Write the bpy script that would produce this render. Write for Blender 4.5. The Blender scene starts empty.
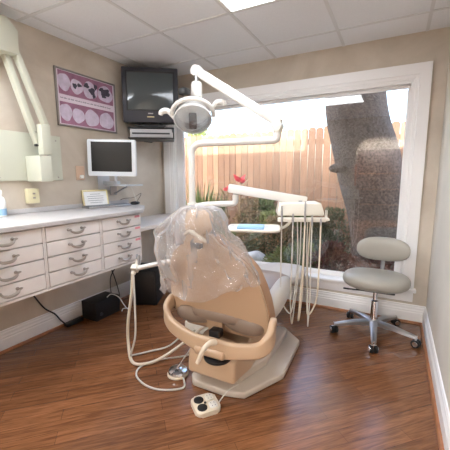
import bpy, bmesh, math, random
from mathutils import Vector, Matrix, noise
random.seed(7)
PI = math.pi
sc = bpy.context.scene
col = sc.collection

# ------------------------------------------------------------------ materials
def sl(c):
    return tuple((v/255/12.92 if v/255 <= .04045 else ((v/255+.055)/1.055)**2.4) for v in c) + (1,)

def mat(name, rgb, rough=.5, metal=0, var=0.0, scale=8, bump=0, bscale=60, emit=None, spec=.5, coat=0):
    m = bpy.data.materials.new(name); m.use_nodes = True
    nt = m.node_tree; b = nt.nodes['Principled BSDF']
    c = sl(rgb)
    b.inputs['Base Color'].default_value = c
    b.inputs['Roughness'].default_value = rough
    b.inputs['Metallic'].default_value = metal
    b.inputs['Specular IOR Level'].default_value = spec
    b.inputs['Coat Weight'].default_value = coat
    tc = nt.nodes.new('ShaderNodeTexCoord')
    if var:
        n = nt.nodes.new('ShaderNodeTexNoise'); n.inputs['Scale'].default_value = scale; n.inputs['Detail'].default_value = 5
        r = nt.nodes.new('ShaderNodeValToRGB')
        r.color_ramp.elements[0].position = .3; r.color_ramp.elements[1].position = .7
        r.color_ramp.elements[0].color = tuple(x*(1-var) for x in c[:3])+(1,)
        r.color_ramp.elements[1].color = tuple(min(1, x*(1+var)) for x in c[:3])+(1,)
        nt.links.new(tc.outputs['Object'], n.inputs['Vector'])
        nt.links.new(n.outputs['Fac'], r.inputs['Fac']); nt.links.new(r.outputs['Color'], b.inputs['Base Color'])
    if bump:
        n2 = nt.nodes.new('ShaderNodeTexNoise'); n2.inputs['Scale'].default_value = bscale; n2.inputs['Detail'].default_value = 4
        bp = nt.nodes.new('ShaderNodeBump'); bp.inputs['Strength'].default_value = bump; bp.inputs['Distance'].default_value = .02
        nt.links.new(tc.outputs['Object'], n2.inputs['Vector'])
        nt.links.new(n2.outputs['Fac'], bp.inputs['Height']); nt.links.new(bp.outputs['Normal'], b.inputs['Normal'])
    if emit:
        b.inputs['Emission Color'].default_value = sl(emit[0]); b.inputs['Emission Strength'].default_value = emit[1]
    return m

def paint(name, a, bcol, scale=1.6):
    """faux finished wall paint: cloudy mottling of two close colours"""
    m = mat(name, a, .75, spec=.3); nt = m.node_tree; b = nt.nodes['Principled BSDF']
    tc = nt.nodes.new('ShaderNodeTexCoord')
    n = nt.nodes.new('ShaderNodeTexNoise'); n.inputs['Scale'].default_value = scale; n.inputs['Detail'].default_value = 7; n.inputs['Roughness'].default_value = .6
    n.inputs['Distortion'].default_value = .6
    r = nt.nodes.new('ShaderNodeValToRGB')
    r.color_ramp.elements[0].position = .32; r.color_ramp.elements[1].position = .68
    r.color_ramp.elements[0].color = sl(a); r.color_ramp.elements[1].color = sl(bcol)
    nt.links.new(tc.outputs['Object'], n.inputs['Vector']); nt.links.new(n.outputs['Fac'], r.inputs['Fac'])
    nt.links.new(r.outputs['Color'], b.inputs['Base Color'])
    return m

def planks():
    m = mat('laminate_planks', (150, 100, 65), .2, spec=.7); nt = m.node_tree; b = nt.nodes['Principled BSDF']
    tc = nt.nodes.new('ShaderNodeTexCoord'); mp = nt.nodes.new('ShaderNodeMapping'); mp.inputs['Rotation'].default_value = (0, 0, -PI/4)
    nt.links.new(tc.outputs['Object'], mp.inputs['Vector'])
    br = nt.nodes.new('ShaderNodeTexBrick'); br.offset = .37
    br.inputs['Color1'].default_value = sl((138, 93, 62)); br.inputs['Color2'].default_value = sl((120, 79, 51)); br.inputs['Mortar'].default_value = sl((82, 54, 36))
    br.inputs['Scale'].default_value = 1; br.inputs['Brick Width'].default_value = .85; br.inputs['Row Height'].default_value = .085
    br.inputs['Mortar Size'].default_value = .0012; br.inputs['Mortar Smooth'].default_value = .3; br.inputs['Bias'].default_value = -.1
    nt.links.new(mp.outputs['Vector'], br.inputs['Vector'])
    m2 = nt.nodes.new('ShaderNodeMapping'); m2.inputs['Scale'].default_value = (1.8, 30, 1)
    nt.links.new(mp.outputs['Vector'], m2.inputs['Vector'])
    n = nt.nodes.new('ShaderNodeTexNoise'); n.inputs['Scale'].default_value = 1.4; n.inputs['Detail'].default_value = 6; n.inputs['Distortion'].default_value = 1.2
    nt.links.new(m2.outputs['Vector'], n.inputs['Vector'])
    r = nt.nodes.new('ShaderNodeValToRGB'); r.color_ramp.elements[0].position = .35; r.color_ramp.elements[1].position = .62
    r.color_ramp.elements[0].color = (.62, .58, .55, 1); r.color_ramp.elements[1].color = (1.12, 1.1, 1.06, 1)
    nt.links.new(n.outputs['Fac'], r.inputs['Fac'])
    mx = nt.nodes.new('ShaderNodeMix'); mx.data_type = 'RGBA'; mx.blend_type = 'MULTIPLY'; mx.inputs['Factor'].default_value = .85
    nt.links.new(br.outputs['Color'], mx.inputs['A']); nt.links.new(r.outputs['Color'], mx.inputs['B'])
    m3 = nt.nodes.new('ShaderNodeMapping'); m3.inputs['Scale'].default_value = (9, 120, 1); nt.links.new(mp.outputs['Vector'], m3.inputs['Vector'])
    n3 = nt.nodes.new('ShaderNodeTexNoise'); n3.inputs['Scale'].default_value = 1.2; n3.inputs['Detail'].default_value = 3; nt.links.new(m3.outputs['Vector'], n3.inputs['Vector'])
    r3 = nt.nodes.new('ShaderNodeValToRGB'); r3.color_ramp.elements[0].position = .36; r3.color_ramp.elements[1].position = .6
    r3.color_ramp.elements[0].color = (.7, .66, .62, 1); r3.color_ramp.elements[1].color = (1.08, 1.07, 1.05, 1); nt.links.new(n3.outputs['Fac'], r3.inputs['Fac'])
    mx3 = nt.nodes.new('ShaderNodeMix'); mx3.data_type = 'RGBA'; mx3.blend_type = 'MULTIPLY'; mx3.inputs['Factor'].default_value = .8
    nt.links.new(mx.outputs['Result'], mx3.inputs['A']); nt.links.new(r3.outputs['Color'], mx3.inputs['B'])
    nt.links.new(mx3.outputs['Result'], b.inputs['Base Color'])
    return m

def clear_mix(name, rgb, opacity, gloss_rough=.1, gloss=.3, crinkle=0):
    """sheer sheet: transparent base with some scattering and a glossy film"""
    m = bpy.data.materials.new(name); m.use_nodes = True; nt = m.node_tree; nt.nodes.clear()
    out = nt.nodes.new('ShaderNodeOutputMaterial')
    t = nt.nodes.new('ShaderNodeBsdfTransparent'); d = nt.nodes.new('ShaderNodeBsdfDiffuse'); d.inputs['Color'].default_value = sl(rgb)
    tl = nt.nodes.new('ShaderNodeBsdfTranslucent'); tl.inputs['Color'].default_value = sl(rgb)
    g = nt.nodes.new('ShaderNodeBsdfGlossy'); g.inputs['Roughness'].default_value = gloss_rough
    a = nt.nodes.new('ShaderNodeMixShader'); a.inputs[0].default_value = .5
    if crinkle:
        tc = nt.nodes.new('ShaderNodeTexCoord'); vo = nt.nodes.new('ShaderNodeTexNoise'); vo.inputs['Scale'].default_value = crinkle; vo.inputs['Detail'].default_value = 3; vo.inputs['Distortion'].default_value = 1.5
        bp = nt.nodes.new('ShaderNodeBump'); bp.inputs['Strength'].default_value = .9; bp.inputs['Distance'].default_value = .03
        nt.links.new(tc.outputs['Object'], vo.inputs['Vector']); nt.links.new(vo.outputs['Fac'], bp.inputs['Height']); nt.links.new(bp.outputs['Normal'], g.inputs['Normal'])
    nt.links.new(d.outputs[0], a.inputs[1]); nt.links.new(tl.outputs[0], a.inputs[2])
    lw = nt.nodes.new('ShaderNodeLayerWeight'); lw.inputs['Blend'].default_value = .35
    mr = nt.nodes.new('ShaderNodeMapRange'); mr.inputs['To Min'].default_value = opacity; mr.inputs['To Max'].default_value = min(1, opacity*2.6)
    nt.links.new(lw.outputs['Facing'], mr.inputs['Value'])
    b = nt.nodes.new('ShaderNodeMixShader'); nt.links.new(mr.outputs['Result'], b.inputs[0])
    nt.links.new(t.outputs[0], b.inputs[1]); nt.links.new(a.outputs[0], b.inputs[2])
    fr = nt.nodes.new('ShaderNodeLayerWeight'); fr.inputs['Blend'].default_value = gloss
    mr2 = nt.nodes.new('ShaderNodeMapRange'); mr2.inputs['To Min'].default_value = .03; mr2.inputs['To Max'].default_value = .55
    nt.links.new(fr.outputs['Fresnel'], mr2.inputs['Value'])
    c = nt.nodes.new('ShaderNodeMixShader'); nt.links.new(mr2.outputs['Result'], c.inputs[0])
    nt.links.new(b.outputs[0], c.inputs[1]); nt.links.new(g.outputs[0], c.inputs[2])
    nt.links.new(c.outputs[0], out.inputs['Surface'])
    return m

def glass_mat():
    m = bpy.data.materials.new('window_glass'); m.use_nodes = True; nt = m.node_tree; nt.nodes.clear()
    out = nt.nodes.new('ShaderNodeOutputMaterial')
    t = nt.nodes.new('ShaderNodeBsdfTransparent'); g = nt.nodes.new('ShaderNodeBsdfGlossy'); g.inputs['Roughness'].default_value = 0
    t.inputs['Color'].default_value = (.97, .98, .97, 1)
    lw = nt.nodes.new('ShaderNodeLayerWeight'); lw.inputs['Blend'].default_value = .5
    pw = nt.nodes.new('ShaderNodeMath'); pw.operation = 'POWER'; pw.inputs[1].default_value = 4
    nt.links.new(lw.outputs['Facing'], pw.inputs[0])
    mr = nt.nodes.new('ShaderNodeMapRange'); mr.inputs['To Min'].default_value = .08; mr.inputs['To Max'].default_value = .9
    nt.links.new(pw.outputs[0], mr.inputs['Value'])
    c = nt.nodes.new('ShaderNodeMixShader'); nt.links.new(mr.outputs['Result'], c.inputs[0])
    nt.links.new(t.outputs[0], c.inputs[1]); nt.links.new(g.outputs[0], c.inputs[2])
    nt.links.new(c.outputs[0], out.inputs['Surface'])
    return m

M = dict(
    wall=paint('faux_beige_paint', (188, 176, 160), (214, 204, 190)),
    wall_r=paint('faux_paint_window_lit', (210, 204, 192), (222, 216, 205)),  # greyer and paler than the other walls: window light put into the colour
    ceil=mat('ceiling_tile', (242, 243, 245), .9, var=.03, scale=140, bump=.12, bscale=260),
    grid=mat('ceiling_grid_metal', (226, 226, 226), .6),
    floor=planks(),
    trim=mat('white_trim_paint', (246, 245, 244), .35),
    shoe=mat('stained_shoe_wood', (158, 104, 66), .4, var=.15, scale=20),
    lam=mat('white_laminate', (232, 227, 223), .38, var=.015, scale=14),
    worktop=mat('pale_worktop', (196, 193, 192), .3, var=.03, scale=60),
    gap=mat('dark_gap', (70, 58, 50), .8),
    pewter=mat('pewter_metal', (176, 168, 160), .33, metal=.85),
    chrome=mat('chrome', (215, 215, 218), .12, metal=1),
    alu=mat('brushed_aluminium', (178, 178, 180), .34, metal=.9),
    tan=mat('tan_plastic', (194, 166, 137), .36, coat=.15),
    tanpad=mat('tan_vinyl', (178, 140, 110), .42, var=.03, scale=5),
    taupe=mat('taupe_vinyl', (146, 128, 114), .38),
    paleup=mat('pale_grey_vinyl', (214, 210, 203), .36),
    base=mat('chair_base_enamel', (196, 184, 170), .28, var=.02, scale=9),
    cream=mat('cream_enamel', (226, 222, 210), .3),
    xray=mat('ivory_enamel', (202, 203, 186), .38),
    xside=mat('ivory_enamel_side', (206, 205, 180), .4),
    wplast=mat('white_plastic', (240, 240, 236), .3),
    stool=mat('grey_green_vinyl', (166, 163, 154), .34),
    black=mat('black_plastic', (22, 22, 24), .42),
    tvp=mat('charcoal_plastic', (52, 52, 60), .45),
    dkmetal=mat('black_cloth_metal', (18, 18, 19), .6),
    screen=mat('tv_screen_glass', (72, 80, 82), .12, coat=.4),
    lcd=mat('lcd_screen', (16, 15, 15), .3),
    silver=mat('silver_plastic', (212, 216, 220), .35),
    vcr=mat('vcr_grey', (176, 174, 176), .4),
    rubber=mat('black_rubber', (20, 20, 20), .7),
    hose=mat('grey_hose', (206, 202, 192), .4),
    hose2=mat('beige_hose', (218, 206, 186), .4),
    dental=mat('dental_white', (226, 224, 218), .28),
    refl=mat('lamp_reflector', (236, 236, 232), .1, metal=.6),
    blue=mat('light_blue_wrap', (150, 190, 222), .5, var=.05, scale=30),
    paper=mat('paper', (238, 240, 240), .8),
    gold=mat('pale_gold_frame', (225, 212, 165), .35, metal=.2),
    pframe=mat('poster_frame_silver', (150, 145, 142), .35, metal=.5),
    gum=mat('gum_pink', (158, 112, 138), .5, var=.2, scale=14),
    tooth=mat('tooth_white', (206, 194, 214), .35, var=.14, scale=22),
    amalgam=mat('amalgam_grey', (70, 66, 82), .45, var=.3, scale=60),
    pcap=mat('poster_caption_band', (226, 214, 226), .6),
    ink=mat('print_ink', (95, 90, 110), .7),
    pink=mat('pink_sticker', (226, 150, 158), .6),
    beigebox=mat('beige_plastic', (222, 214, 176), .45),
    tanplate=mat('tan_wall_plate', (206, 176, 152), .5),
    fence=mat('cedar_boards', (205, 160, 122), .8),
    bark=mat('tree_bark', (116, 104, 96), .95, var=.45, scale=38, bump=1.0, bscale=46),
    soil=mat('garden_soil', (92, 78, 60), 1, var=.4, scale=9, bump=.6, bscale=30),
    rock=mat('pale_stone', (196, 192, 186), .85, var=.12, scale=12, bump=.4, bscale=20),
    leafg=mat('leaf_green', (84, 104, 56), .55, var=.25, scale=6),
    leafd=mat('leaf_dark', (80, 90, 64), .6, var=.3, scale=7),
    leafl=mat('leaf_lime', (118, 130, 76), .55, var=.2, scale=7),
    leafo=mat('leaf_olive', (142, 122, 92), .6, var=.3, scale=7),
    leafr=mat('leaf_maroon', (104, 68, 58), .6, var=.3, scale=7),
    red=mat('red_bract', (226, 70, 92), .5),
    lampglow=mat('lit_diffuser', (255, 255, 255), .6, emit=((242, 247, 255), 6.0)),
    fillglow=mat('fill_panel_glow', (255, 255, 255), .6, emit=((242, 247, 255), 12.0)),  # glow of the added, unseen fill panel
    lampglow2=mat('lit_diffuser_warm', (255, 250, 240), .6, emit=((252, 250, 248), 40.0)),
    frost=clear_mix('clear_lens', (240, 242, 242), .10, .08, .3),
    plastic=clear_mix('clear_plastic_bag', (252, 252, 255), .19, .14, .45, 14),
    glass=glass_mat(),
    milky=clear_mix('milky_lamp_shell', (252, 252, 250), .82, .15, .25),
    roof=mat('roof_shingle', (120, 110, 100), .9),
    orange=mat('orange_print', (190, 96, 52), .6, var=.3, scale=4),
    darkwood=mat('dark_stained_wood', (62, 42, 34), .45, var=.2, scale=5),
    white=mat('label_white', (245, 245, 245), .5),
)
# the cedar boards: each board a slightly different tone, grain running up
def cedar():
    m = M['fence']; nt = m.node_tree; b = nt.nodes['Principled BSDF']
    tc = nt.nodes.new('ShaderNodeTexCoord')
    w = nt.nodes.new('ShaderNodeMapping'); w.inputs['Scale'].default_value = (1/.128, .01, .01)
    nt.links.new(tc.outputs['Object'], w.inputs['Vector'])
    fl = nt.nodes.new('ShaderNodeVectorMath'); fl.operation = 'FLOOR'; nt.links.new(w.outputs['Vector'], fl.inputs[0])
    wn = nt.nodes.new('ShaderNodeTexWhiteNoise'); nt.links.new(fl.outputs['Vector'], wn.inputs['Vector'])
    r = nt.nodes.new('ShaderNodeValToRGB')
    r.color_ramp.elements[0].color = sl((114, 88, 72)); r.color_ramp.elements[1].color = sl((150, 118, 97))
    nt.links.new(wn.outputs['Value'], r.inputs['Fac'])
    m2 = nt.nodes.new('ShaderNodeMapping'); m2.inputs['Scale'].default_value = (30, 1, 1.5); nt.links.new(tc.outputs['Object'], m2.inputs['Vector'])
    n = nt.nodes.new('ShaderNodeTexNoise'); n.inputs['Scale'].default_value = 2; n.inputs['Detail'].default_value = 4; nt.links.new(m2.outputs['Vector'], n.inputs['Vector'])
    r2 = nt.nodes.new('ShaderNodeValToRGB'); r2.color_ramp.elements[0].color = (.75, .72, .7, 1); r2.color_ramp.elements[1].color = (1, 1, 1, 1)
    r2.color_ramp.elements[0].position = .3; r2.color_ramp.elements[1].position = .6
    nt.links.new(n.outputs['Fac'], r2.inputs['Fac'])
    mx = nt.nodes.new('ShaderNodeMix'); mx.data_type = 'RGBA'; mx.blend_type = 'MULTIPLY'; mx.inputs['Factor'].default_value = .8
    nt.links.new(r.outputs['Color'], mx.inputs['A']); nt.links.new(r2.outputs['Color'], mx.inputs['B']); nt.links.new(mx.outputs['Result'], b.inputs['Base Color'])
cedar()

# ------------------------------------------------------------------ mesh helpers
def V(*a): return Vector(a)

def box(bm, x0, x1, y0, y1, z0, z1, bev=0, seg=2, mtx=None):
    r = bmesh.ops.create_cube(bm, size=1)
    vs = r['verts']
    for v in vs:
        v.co = Vector(((x0+x1)/2+v.co.x*(x1-x0), (y0+y1)/2+v.co.y*(y1-y0), (z0+z1)/2+v.co.z*(z1-z0)))
    if bev:
        es = list({e for v in vs for e in v.link_edges})
        rr = bmesh.ops.bevel(bm, geom=es, offset=bev, segments=seg, affect='EDGES', profile=.5)
        vs = list({v for f in rr['faces'] for v in f.verts} | {v for v in vs if v.is_valid})
    if mtx is not None:
        for v in vs: v.co = mtx @ v.co
    return vs

def frame(origin, xdir, zdir=(0, 0, 1)):
    """matrix whose local x runs along xdir; used for boxes that stand askew"""
    x = Vector(xdir).normalized(); z = Vector(zdir); y = z.cross(x).normalized(); z = x.cross(y).normalized()
    m = Matrix((x, y, z)).transposed().to_4x4(); m.translation = Vector(origin); return m

def beam(bm, a, b, w, h, bev=.005):
    a, b = Vector(a), Vector(b); L = (b-a).length
    box(bm, 0, L, -w/2, w/2, -h/2, h/2, bev, 2, frame(a, b-a))

def smooth_pts(pts, n=8):
    P = [Vector(p) for p in pts]
    if len(P) < 3: return P
    P = [P[0]*2-P[1]] + P + [P[-1]*2-P[-2]]
    out = []
    for i in range(1, len(P)-2):
        p0, p1, p2, p3 = P[i-1:i+3]
        for k in range(n):
            t = k/n
            out.append(.5*((2*p1)+(p2-p0)*t+(2*p0-5*p1+4*p2-p3)*t*t+(3*p1-p0-3*p2+p3)*t**3))
    out.append(P[-2]); return out

def fillet(pts, r=.06, n=6):
    """polyline with rounded corners"""
    P = [Vector(p) for p in pts]; out = [P[0]]
    for i in range(1, len(P)-1):
        a, b, c = P[i-1], P[i], P[i+1]
        rr = min(r, (a-b).length*.45, (c-b).length*.45)
        s = b+(a-b).normalized()*rr; e = b+(c-b).normalized()*rr
        for k in range(n+1):
            t = k/n; out.append((1-t)**2*s+2*t*(1-t)*b+t*t*e)
    out.append(P[-1]); return out

def tube(bm, pts, r, seg=12, cap=True, flat=1.0):
    P = [Vector(p) for p in pts]; n = len(P)
    R = r if isinstance(r, (list, tuple)) else [r]*n
    t = (P[1]-P[0]).normalized(); up = Vector((0, 0, 1)) if abs(t.z) < .9 else Vector((1, 0, 0))
    nx = t.cross(up).normalized(); rings = []
    for i, p in enumerate(P):
        tt = (P[min(i+1, n-1)]-P[max(i-1, 0)]).normalized()
        nx = (nx-tt*nx.dot(tt)).normalized(); ny = tt.cross(nx)
        rings.append([bm.verts.new(p+nx*math.cos(a)*R[i]+ny*math.sin(a)*R[i]*flat) for a in (2*PI*k/seg for k in range(seg))])
    for a, b in zip(rings, rings[1:]):
        for k in range(seg): bm.faces.new((a[k], a[(k+1) % seg], b[(k+1) % seg], b[k]))
    if cap:
        bm.faces.new(rings[0][::-1]); bm.faces.new(rings[-1])

def lathe(bm, prof, c=(0, 0, 0), seg=28, mtx=None):
    """profile of (radius, height) pairs turned about the z axis"""
    rings = []; m = mtx or Matrix.Translation(Vector(c))
    for r, z in prof:
        rings.append([bm.verts.new(m @ Vector((max(r, .0004)*math.cos(2*PI*k/seg), max(r, .0004)*math.sin(2*PI*k/seg), z))) for k in range(seg)])
    for a, b in zip(rings, rings[1:]):
        for k in range(seg): bm.faces.new((a[k], a[(k+1) % seg], b[(k+1) % seg], b[k]))
    bm.faces.new(rings[0][::-1]); bm.faces.new(rings[-1])

def prism(bm, poly, z0, z1, mtx=None, bev=0, seg=2):
    m = mtx or Matrix.Identity(4)
    a = [bm.verts.new(m @ Vector((x, y, z0))) for x, y in poly]; b = [bm.verts.new(m @ Vector((x, y, z1))) for x, y in poly]
    n = len(poly); fs = [bm.faces.new(a[::-1]), bm.faces.new(b)]
    for i in range(n): fs.append(bm.faces.new((a[i], a[(i+1) % n], b[(i+1) % n], b[i])))
    if bev:
        es = list({e for f in fs for e in f.edges})
        bmesh.ops.bevel(bm, geom=es, offset=bev, segments=seg, affect='EDGES', profile=.5)

def rrect(w, h, r, n=5):
    out = []
    for cx, cy, a0 in ((w/2-r, h/2-r, 0), (-w/2+r, h/2-r, PI/2), (-w/2+r, -h/2+r, PI), (w/2-r, -h/2+r, 1.5*PI)):
        for k in range(n+1):
            a = a0+k*PI/2/n; out.append((cx+r*math.cos(a), cy+r*math.sin(a)))
    return out

def blob(bm, mtx, sub=3, sup=2.0):
    """rounded cushion: a super-ellipsoid inside the unit box of mtx"""
    r = bmesh.ops.create_uvsphere(bm, u_segments=28, v_segments=16, radius=1)
    for v in r['verts']:
        c = v.co.normalized(); e = 2/sup
        f = lambda q: math.copysign(abs(q)**e, q)
        # bring onto the super-ellipsoid
        k = (abs(c.x)**sup+abs(c.y)**sup+abs(c.z)**sup)**(-1/sup)
        v.co = mtx @ (c*k)

def grid(bm, nu, nv, fn, closed=False):
    g = [[bm.verts.new(fn(i, j)) for i in range(nu)] for j in range(nv)]
    for j in range(nv-1):
        for i in range(nu-1): bm.faces.new((g[j][i], g[j][i+1], g[j+1][i+1], g[j+1][i]))
        if closed: bm.faces.new((g[j][nu-1], g[j][0], g[j+1][0], g[j+1][nu-1]))
    return g

def obj(name, bm, m, parent=None, smooth=True, **kw):
    """world-space mesh -> object; under a parent the mesh is stored relative to the thing's base"""
    off = Vector((0, 0, 0)); p = parent
    while p is not None: off += p.location; p = p.parent
    if parent is None and 'loc' in kw: off = Vector(kw['loc'])
    bmesh.ops.recalc_face_normals(bm, faces=bm.faces)
    me = bpy.data.meshes.new(name)
    for v in bm.verts: v.co -= off
    bm.to_mesh(me); bm.free()
    me.materials.append(m)
    if smooth:
        me.polygons.foreach_set('use_smooth', [True]*len(me.polygons))
        me.set_sharp_from_angle(angle=math.radians(38))
    o = bpy.data.objects.new(name, me); col.objects.link(o); o.parent = parent
    if parent is None: o.location = off
    return o

def B(): return bmesh.new()
def tag(o, label=None, cat=None, group=None, kind=None):
    if label: o['label'] = label
    if cat: o['category'] = cat
    if group: o['group'] = group
    if kind: o['kind'] = kind
    return o
def thing(name, label, cat, loc, group=None):
    o = bpy.data.objects.new(name, None); o.location = loc; o.empty_display_size = .05; col.objects.link(o)
    return tag(o, label, cat, group)
def struct(name, bm, m, parent=None, smooth=False):
    o = obj(name, bm, m, parent, smooth)
    if parent is None: o['kind'] = 'structure'
    return o
def bx(name, m, parent, *a, **k):
    b = B(); box(b, *a, **k); return obj(name, b, m, parent)

# ------------------------------------------------------------------ the room
W, H, YR, YH = 2.848, 2.44, -3.75, -7.5
OX0, OX1, OZ0, OZ1 = .17, 2.613, .315, 2.07      # window opening
b = B(); box(b, -.2, W+.2, YH-.15, .2, -.12, 0); struct('floor', b, M['floor'])
b = B(); box(b, -.14, W+.14, YH-.15, .2, H, H+.1); struct('ceiling', b, M['ceil'])
# suspended ceiling bars, two-foot module
b = B()
xs = [.168, .804, 1.431, 2.058, 2.686]; ys = [-.352-.6446*i for i in range(12)]
for x in xs: box(b, x-.012, x+.012, YH, 0, H-.004, H+.001)
for y in ys: box(b, 0, W, y-.012, y+.012, H-.005, H+.001)
struct('trim_1', b, M['grid'])
b = B(); box(b, -.14, 0, YH, .2, 0, H); struct('wall_left', b, M['wall'])
b = B(); box(b, W, W+.14, YH, .2, 0, H); struct('wall_right', b, M['wall_r'])
b = B()
box(b, 0, OX0, 0, .2, 0, H); box(b, OX1, W, 0, .2, 0, H); box(b, OX0, OX1, 0, .2, 0, OZ0-.03); box(b, OX0, OX1, 0, .2, OZ1, H)
struct('wall_back', b, M['wall'])
# wall behind the camera with a round-shouldered opening into the hall
b = B()
ax0, ax1, az = 1.78, 2.70, 2.06
pts = [(ax0, 0)]
for k in range(9):
    a = PI-k*PI/2/8; pts.append((ax0+.32+.32*math.cos(a), az-.32+.32*math.sin(a)))
for k in range(9):
    a = PI/2-k*PI/2/8; pts.append((ax1-.32+.32*math.cos(a), az-.32+.32*math.sin(a)))
pts += [(ax1, 0), (W, 0), (W, H), (0, H), (0, 0)]
prism(b, pts, 0, .12, Matrix(((1, 0, 0, 0), (0, 0, -1, YR), (0, 1, 0, 0), (0, 0, 0, 1))))
struct('wall_rear', b, M['wall'])
b = B(); box(b, -.14, W+.14, YH-.15, YH, 0, H); struct('wall_hall', b, M['wall'])
# roof above, with its eave over the garden
b = B(); box(b, -1.5, W+2.5, YH-.4, .65, H+.1, 3.02); struct('roof', b, M['roof'])

def base_profile(flip=1):
    # (out from wall, height) of a tall moulded skirting
    return [(0, 0), (.018, 0), (.018, .095), (.014, .103), (.016, .112), (.011, .126), (.011, .140), (.006, .150), (.007, .160), (0, .165)]
def run(name, m, prof, a, bq, n):
    """profile extruded from a to bq, n = direction out of the wall"""
    b = B(); a, bq, n = Vector(a), Vector(bq), Vector(n)
    r = [[b.verts.new(e+n*o+Vector((0, 0, z))) for o, z in prof] for e in (a, bq)]
    k = len(prof)
    for i in range(k): b.faces.new((r[0][i], r[0][(i+1) % k], r[1][(i+1) % k], r[1][i]))
    b.faces.new(r[0][::-1]); b.faces.new(r[1])
    return struct(name, b, m)
run('baseboard_left', M['trim'], base_profile(), (0, -3.74, 0), (0, 0, 0), (1, 0, 0))
run('baseboard_back', M['trim'], base_profile(), (0, 0, 0), (W, 0, 0), (0, -1, 0))
run('baseboard_right', M['trim'], base_profile(), (W, -3.74, 0), (W, 0, 0), (-1, 0, 0))
qr = [(.018, 0)] + [(.018+.018*math.cos(a), .018*math.sin(a)) for a in (0, .4, .8, 1.2, PI/2)]
run('trim_2', M['shoe'], qr, (0, -3.74, 0), (0, -.018, 0), (1, 0, 0))
run('trim_3', M['shoe'], qr, (.018, 0, 0), (W-.018, 0, 0), (0, -1, 0))
run('trim_4', M['shoe'], qr, (W, -3.74, 0), (W, -.018, 0), (-1, 0, 0))

# picture window: casing, jambs, sash, stool, apron, pane
win = bpy.data.objects.new('window_1', None); win['kind'] = 'structure'; win.location = (1.39, 0, OZ0); col.objects.link(win)
b = B()
cas = [(0, 0), (0, .012), (.016, .014), (.022, .020), (.042, .021), (.048, .028), (.130, .028), (.130, 0)]   # (from opening outward, out from wall)
def casing(bm, x0, x1, z0, z1):
    corners = [((x0, z0), (-1, 0)), ((x0, z1), (-1, 1)), ((x1, z1), (1, 1)), ((x1, z0), (1, 0))]
    rings = [[bm.verts.new((cx+dx*o, -t, cz+dz*o)) for o, t in cas] for (cx, cz), (dx, dz) in corners]
    k = len(cas)
    for r0, r1 in zip(rings, rings[1:]):
        for i in range(k): bm.faces.new((r0[i], r0[(i+1) % k], r1[(i+1) % k], r1[i]))
    bm.faces.new(rings[0]); bm.faces.new(rings[-1][::-1])
casing(b, OX0, OX1, OZ0-.0, OZ1)
obj('window_casing', b, M['trim'], win, False)
b = B()
box(b, OX0, OX0+.012, 0, .2, OZ0, OZ1); box(b, OX1-.012, OX1, 0, .2, OZ0, OZ1); box(b, OX0, OX1, 0, .2, OZ1-.012, OZ1)
obj('window_jamb', b, M['trim'], win, False)
b = B()
for q in ((OX0+.012, OX0+.095, OZ0, OZ1), (OX1-.026, OX1-.012, OZ0, OZ1), (OX0+.012, OX1-.012, OZ1-.03, OZ1-.012), (OX0+.012, OX1-.012, OZ0, OZ0+.04)):
    box(b, q[0], q[1], .05, .095, q[2], q[3], .004)
for q in ((OX0+.095, OX0+.105, OZ0+.04, OZ1-.05), (OX1-.032, OX1-.026, OZ0+.04, OZ1-.05), (OX0+.095, OX1-.026, OZ0+.04, OZ0+.05), (OX0+.095, OX1-.026, OZ1-.04, OZ1-.03)):
    box(b, q[0], q[1], .058, .068, q[2], q[3])
obj('window_sash', b, M['trim'], win, False)
b = B(); box(b, .02, W-.085, -.055, .2, OZ0-.032, OZ0, .008); obj('window_stool', b, M['trim'], win)
b = B(); box(b, .04, W-.105, -.02, 0, OZ0-.115, OZ0-.032, .005); box(b, .04, W-.105, -.012, 0, OZ0-.125, OZ0-.115); obj('window_apron', b, M['trim'], win)
b = B(); box(b, OX0+.05, OX1-.02, .070, .076, OZ0+.03, OZ1-.02); obj('window_pane', b, M['glass'], win, False)

# ------------------------------------------------------------------ ceiling lights
def ceiling_light(label, x0, x1, y0, y1, glow):
    t = thing('ceiling_light', label, 'ceiling light', ((x0+x1)/2, (y0+y1)/2, H-.012), 'flat ceiling light panels')
    b = B()
    for q in ((x0, x1, y0, y0+.02), (x0, x1, y1-.02, y1), (x0, x0+.02, y0, y1), (x1-.02, x1, y0, y1)): box(b, *q, H-.012, H-.0005)
    obj('light_frame', b, M['wplast'], t, False)
    b = B(); box(b, x0+.02, x1-.02, y0+.02, y1-.02, H-.008, H-.002); obj('diffuser', b, glow, t, False)
ceiling_light('lit white ceiling light panel above the dental chair', 1.443, 2.046, -2.274, -1.009, M['lampglow'])
ceiling_light('lit ceiling light panel in the hall, seen reflected in the window', 1.3, 2.55, -7.2, -6.0, M['lampglow2'])
ceiling_light('added fill light panel on the ceiling, unseen, at the doorway end of the room', .2, .79, -3.56, -2.3, M['fillglow'])  # out-of-view panel added to brighten the room and window wall

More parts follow.
